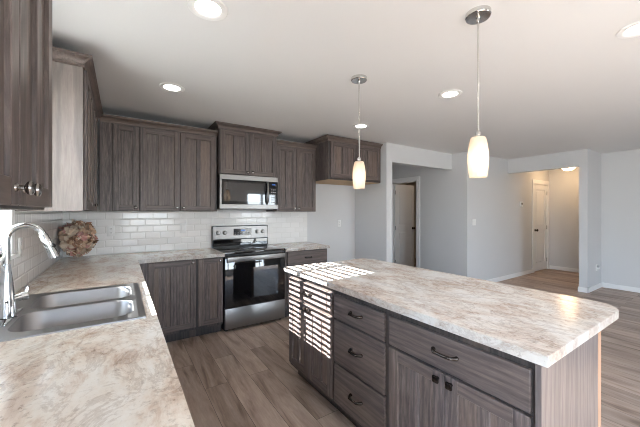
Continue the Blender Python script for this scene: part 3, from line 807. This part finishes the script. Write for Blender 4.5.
for x in (.07, .155, .605, .685):
    k = MB().lathe([(0, 0), (.026, 0), (.026, .003), (.020, .006), (.0195, .022), (.017, .026), (0, .027)], M['steel'], (x, -.006, .19), (0, -1, 0), 22)
    k.box(x - .003, x + .003, -.036, -.03, .175, .205, M['steel'], .001).build('control_knob', bgd)
    MB().lathe([(.0275, 0), (.0295, 0), (.0295, .0012), (.0275, .0012)], M['slot'], (x, -.0061, .19), (0, -1, 0), 28).build('dial_ring', bgd)

# ------------------------------------------------------------------ microwave
mw = thing('microwave', 'stainless over-the-range microwave with black glass door above the range', 'microwave', (.975, 3.64, 1.418))
MW, MH = .762, .4215
MB().box(.0, MW, .022, .395, 0, MH, M['black'], .002).build('body', mw, smooth=0)
MB().box(0, MW, 0, .022, MH - .062, MH, M['steel'], .003).build('vent_panel', mw)
MB().box(0, MW, 0, .022, .004, .060, M['steel'], .003).build('lower_trim', mw)
MB().box(0, .024, 0, .022, .058, MH - .060, M['steel'], .002).build('side_trim', mw)
dr_ = MB().box(.024, .640, .002, .022, .058, MH - .060, M['bglass'], .002).build('door', mw)
MB().box(.055, .560, .0, .003, .095, MH - .095, M['mglass'], .001).build('door_window', dr_, smooth=0)
MB().tube([(.607, -.004, .07), (.607, -.03, .10), (.607, -.036, .20), (.607, -.03, .325), (.607, -.004, .355)], [.012, .0125, .0125, .0125, .012], M['steel'], 14).build('door_handle', dr_)
cp = MB().box(.640, MW, .002, .022, .058, MH - .060, M['bglass'], .002).build('control_panel', mw)
MB().box(.663, .735, .0005, .003, MH - .115, MH - .080, M['display'], .001).build('display', cp)
for i in range(3):
    for j in range(6): MB().box(.668 + i * .023, .684 + i * .023, .0013, .002, .085 + j * .033, .098 + j * .033, M['grey']).build('key', cp, smooth=0)
dg = MB()
for i in range(4): dg.box(.678 + i * .012, .686 + i * .012, .0, .0005, MH - .105, MH - .090, M['blue'])
dg.build('clock_digits', cp, smooth=0)
MB().box(.05, MW - .05, .04, .36, -.006, .0, M['grey'], .001).build('filter_grille', mw, smooth=0)

# ------------------------------------------------------------------ pendants, ceiling lights
def pendant(label, loc):
    p = thing('pendant_lamp', label, 'lamp', loc, 0, 'pendant lamps over the island')
    MB().lathe([(0, 0), (.063, 0), (.0635, -.022), (.060, -.026), (.0, -.027)], M['nickel'], (0, 0, 0), (0, 0, 1), 32).build('canopy', p)
    MB().lathe([(.011, -.026), (.009, -.035), (.0055, -.045), (.005, -.06)], M['nickel'], (0, 0, 0), (0, 0, 1), 14).cyl((0, 0, -.04), (0, 0, -.645), .0055, M['nickel'], 12).build('rod', p)
    MB().lathe([(.0055, -.638), (.010, -.642), (.0145, -.650), (.0145, -.678), (0, -.678)], M['nickel'], (0, 0, 0), (0, 0, 1), 20).build('socket_cap', p)
    prof = [(.013, -.673), (.034, -.675), (.0385, -.680), (.045, -.712), (.0515, -.76), (.0525, -.80), (.050, -.84), (.046, -.875), (.0435, -.892)]
    inner = [(r - .003, z) for r, z in prof[::-1]]
    MB().lathe(prof + inner, M['frost'], (0, 0, 0), (0, 0, 1), 32).build('shade', p, smooth=40)
    MB().lathe([(0, -.845), (.018, -.838), (.026, -.815), (.024, -.79), (.015, -.765), (.012, -.74), (0, -.735)], M['bulb'], (0, 0, 0), (0, 0, 1), 18).build('bulb', p)
    MB().lathe([(.0, -.738), (.014, -.738), (.014, -.668), (0, -.668)], M['plate'], (0, 0, 0), (0, 0, 1), 14).build('lamp_holder', p)
    return p
pn = pendant('pendant lamp with frosted glass shade over the near end of the island', (1.613, .88, CZ))
dup(pn, (1.592, 1.833, CZ), 'pendant lamp with frosted glass shade over the far end of the island')

rc = thing('recessed_light', 'recessed ceiling light above the sink window side, close to the camera', 'ceiling light', (.381, 1.648, CZ), 0, 'recessed ceiling lights')
MB().lathe([(.062, -.001), (.066, -.005), (.080, -.008), (.098, -.006), (.103, -.0005)], M['plate'], (0, 0, 0), (0, 0, 1), 36).build('trim_ring', rc)
MB().lathe([(0, -.0025), (.064, -.0025)], M['lens'], (0, 0, 0), (0, 0, 1), 32).build('lens', rc)
for p, lab in (((.364, 2.873), 'recessed ceiling light in front of the wide wall cabinet'),
               ((2.505, 1.625), 'recessed ceiling light between the two pendants, beyond the island'),
               ((2.505, 2.848), 'recessed ceiling light right behind the farther pendant rod'),
               ((2.536, .426), 'recessed ceiling light cut by the edge of the photo'),
               ((.37, .43), 'recessed ceiling light over the near end of the sink counter')):
    dup(rc, (*p, CZ), lab)

ec = thing('flush_ceiling_light', 'small glowing glass bowl ceiling light in the entry passage', 'ceiling light', (8.1, 2.44, CZ))
MB().lathe([(0, 0), (.075, 0), (.075, -.02), (.03, -.03), (.022, -.09)], M['nickel'], (0, 0, 0), (0, 0, 1), 24).build('canopy', ec)
MB().lathe([(.118, -.085), (.124, -.095), (.110, -.135), (.072, -.168), (.0, -.18)], M['warmglass'], (0, 0, 0), (0, 0, 1), 32).build('glass_bowl', ec)
MB().lathe([(0, -.178), (.012, -.180), (.012, -.19), (.006, -.2), (0, -.205)], M['nickel'], (0, 0, 0), (0, 0, 1), 14).build('finial', ec)
# lamp inside the room behind the open hall door
rl = thing('room_ceiling_light', 'warm ceiling light inside the room behind the open hall door', 'ceiling light', (6.05, 3.95, CZ))
MB().lathe([(0, 0), (.15, 0), (.15, -.03), (.10, -.075), (0, -.09)], emitter('room_lamp_glass', (1.0, .72, .46), 6.0), (0, 0, 0), (0, 0, 1), 28).build('glass_bowl', rl)

# ------------------------------------------------------------------ small wall fittings
def outlet(label, loc, rz, kind='outlet', group=None, w=.072):
    t = thing('wall_outlet' if kind == 'outlet' else 'light_switch', label, 'outlet' if kind == 'outlet' else 'switch', loc, rz)
    MB().box(-w / 2, w / 2, -.006, 0, -.058, .058, M['plate'], .002, 2).build('cover_plate', t)
    if kind == 'outlet':
        for z in (-.022, .022):
            r = MB().box(-.017, .017, -.0075, -.005, z - .014, z + .014, M['plate'], .002).build('receptacle', t)
            MB().box(-.009, -.006, -.0078, -.0074, z - .002, z + .008, M['slot']).box(.006, .009, -.0078, -.0074, z - .002, z + .008, M['slot']).box(-.002, .002, -.0078, -.0074, z - .010, z - .006, M['slot']).build('slots', r, smooth=0)
    else:
        n = max(1, round(w / .06))
        for i in range(n):
            x = (i - (n - 1) / 2) * .046
            MB().box(x - .016, x + .016, -.009, -.005, -.033, .033, M['plate'], .002).build('rocker', t)
    return t
outlet('white outlet on the tile just past the dried flowers', (-.099, BY - .008, 1.172), 0)
outlet('white rocker switch on the tile near the range', (.635, BY - .008, 1.183), 0, 'switch')
outlet('white outlet on the window-wall tile behind the faucet', (LX + .008, 2.48, 1.173), 90)
outlet('white outlet low in the empty refrigerator alcove', (3.07, BY, 1.19), 0)
outlet('wide white double light switch on the pale wall by the hall corner', (5.37, 3.005, 1.195), 0, 'switch', w=.118)
o_ = outlet('white outlet near the floor with a dark plug in it, on the stub wall', (7.10, 1.735, .386), 0)
MB().box(-.022, .016, -.04, -.008, .004, .040, M['grey'], .005, 2).build('plug', o_)
MB().box(.006, .05, -.032, -.006, -.03, .02, M['plate'], .006, 2).build('adapter', o_)
th = thing('thermostat', 'small white thermostat with grey screen on the pale wall', 'thermostat', (7.225, 3.005, 1.553))
MB().box(-.052, .052, -.022, 0, -.055, .055, M['plate'], .004, 2).build('housing', th)
MB().box(-.03, .03, -.0235, -.021, -.012, .032, M['slot'], .001).build('screen', th)
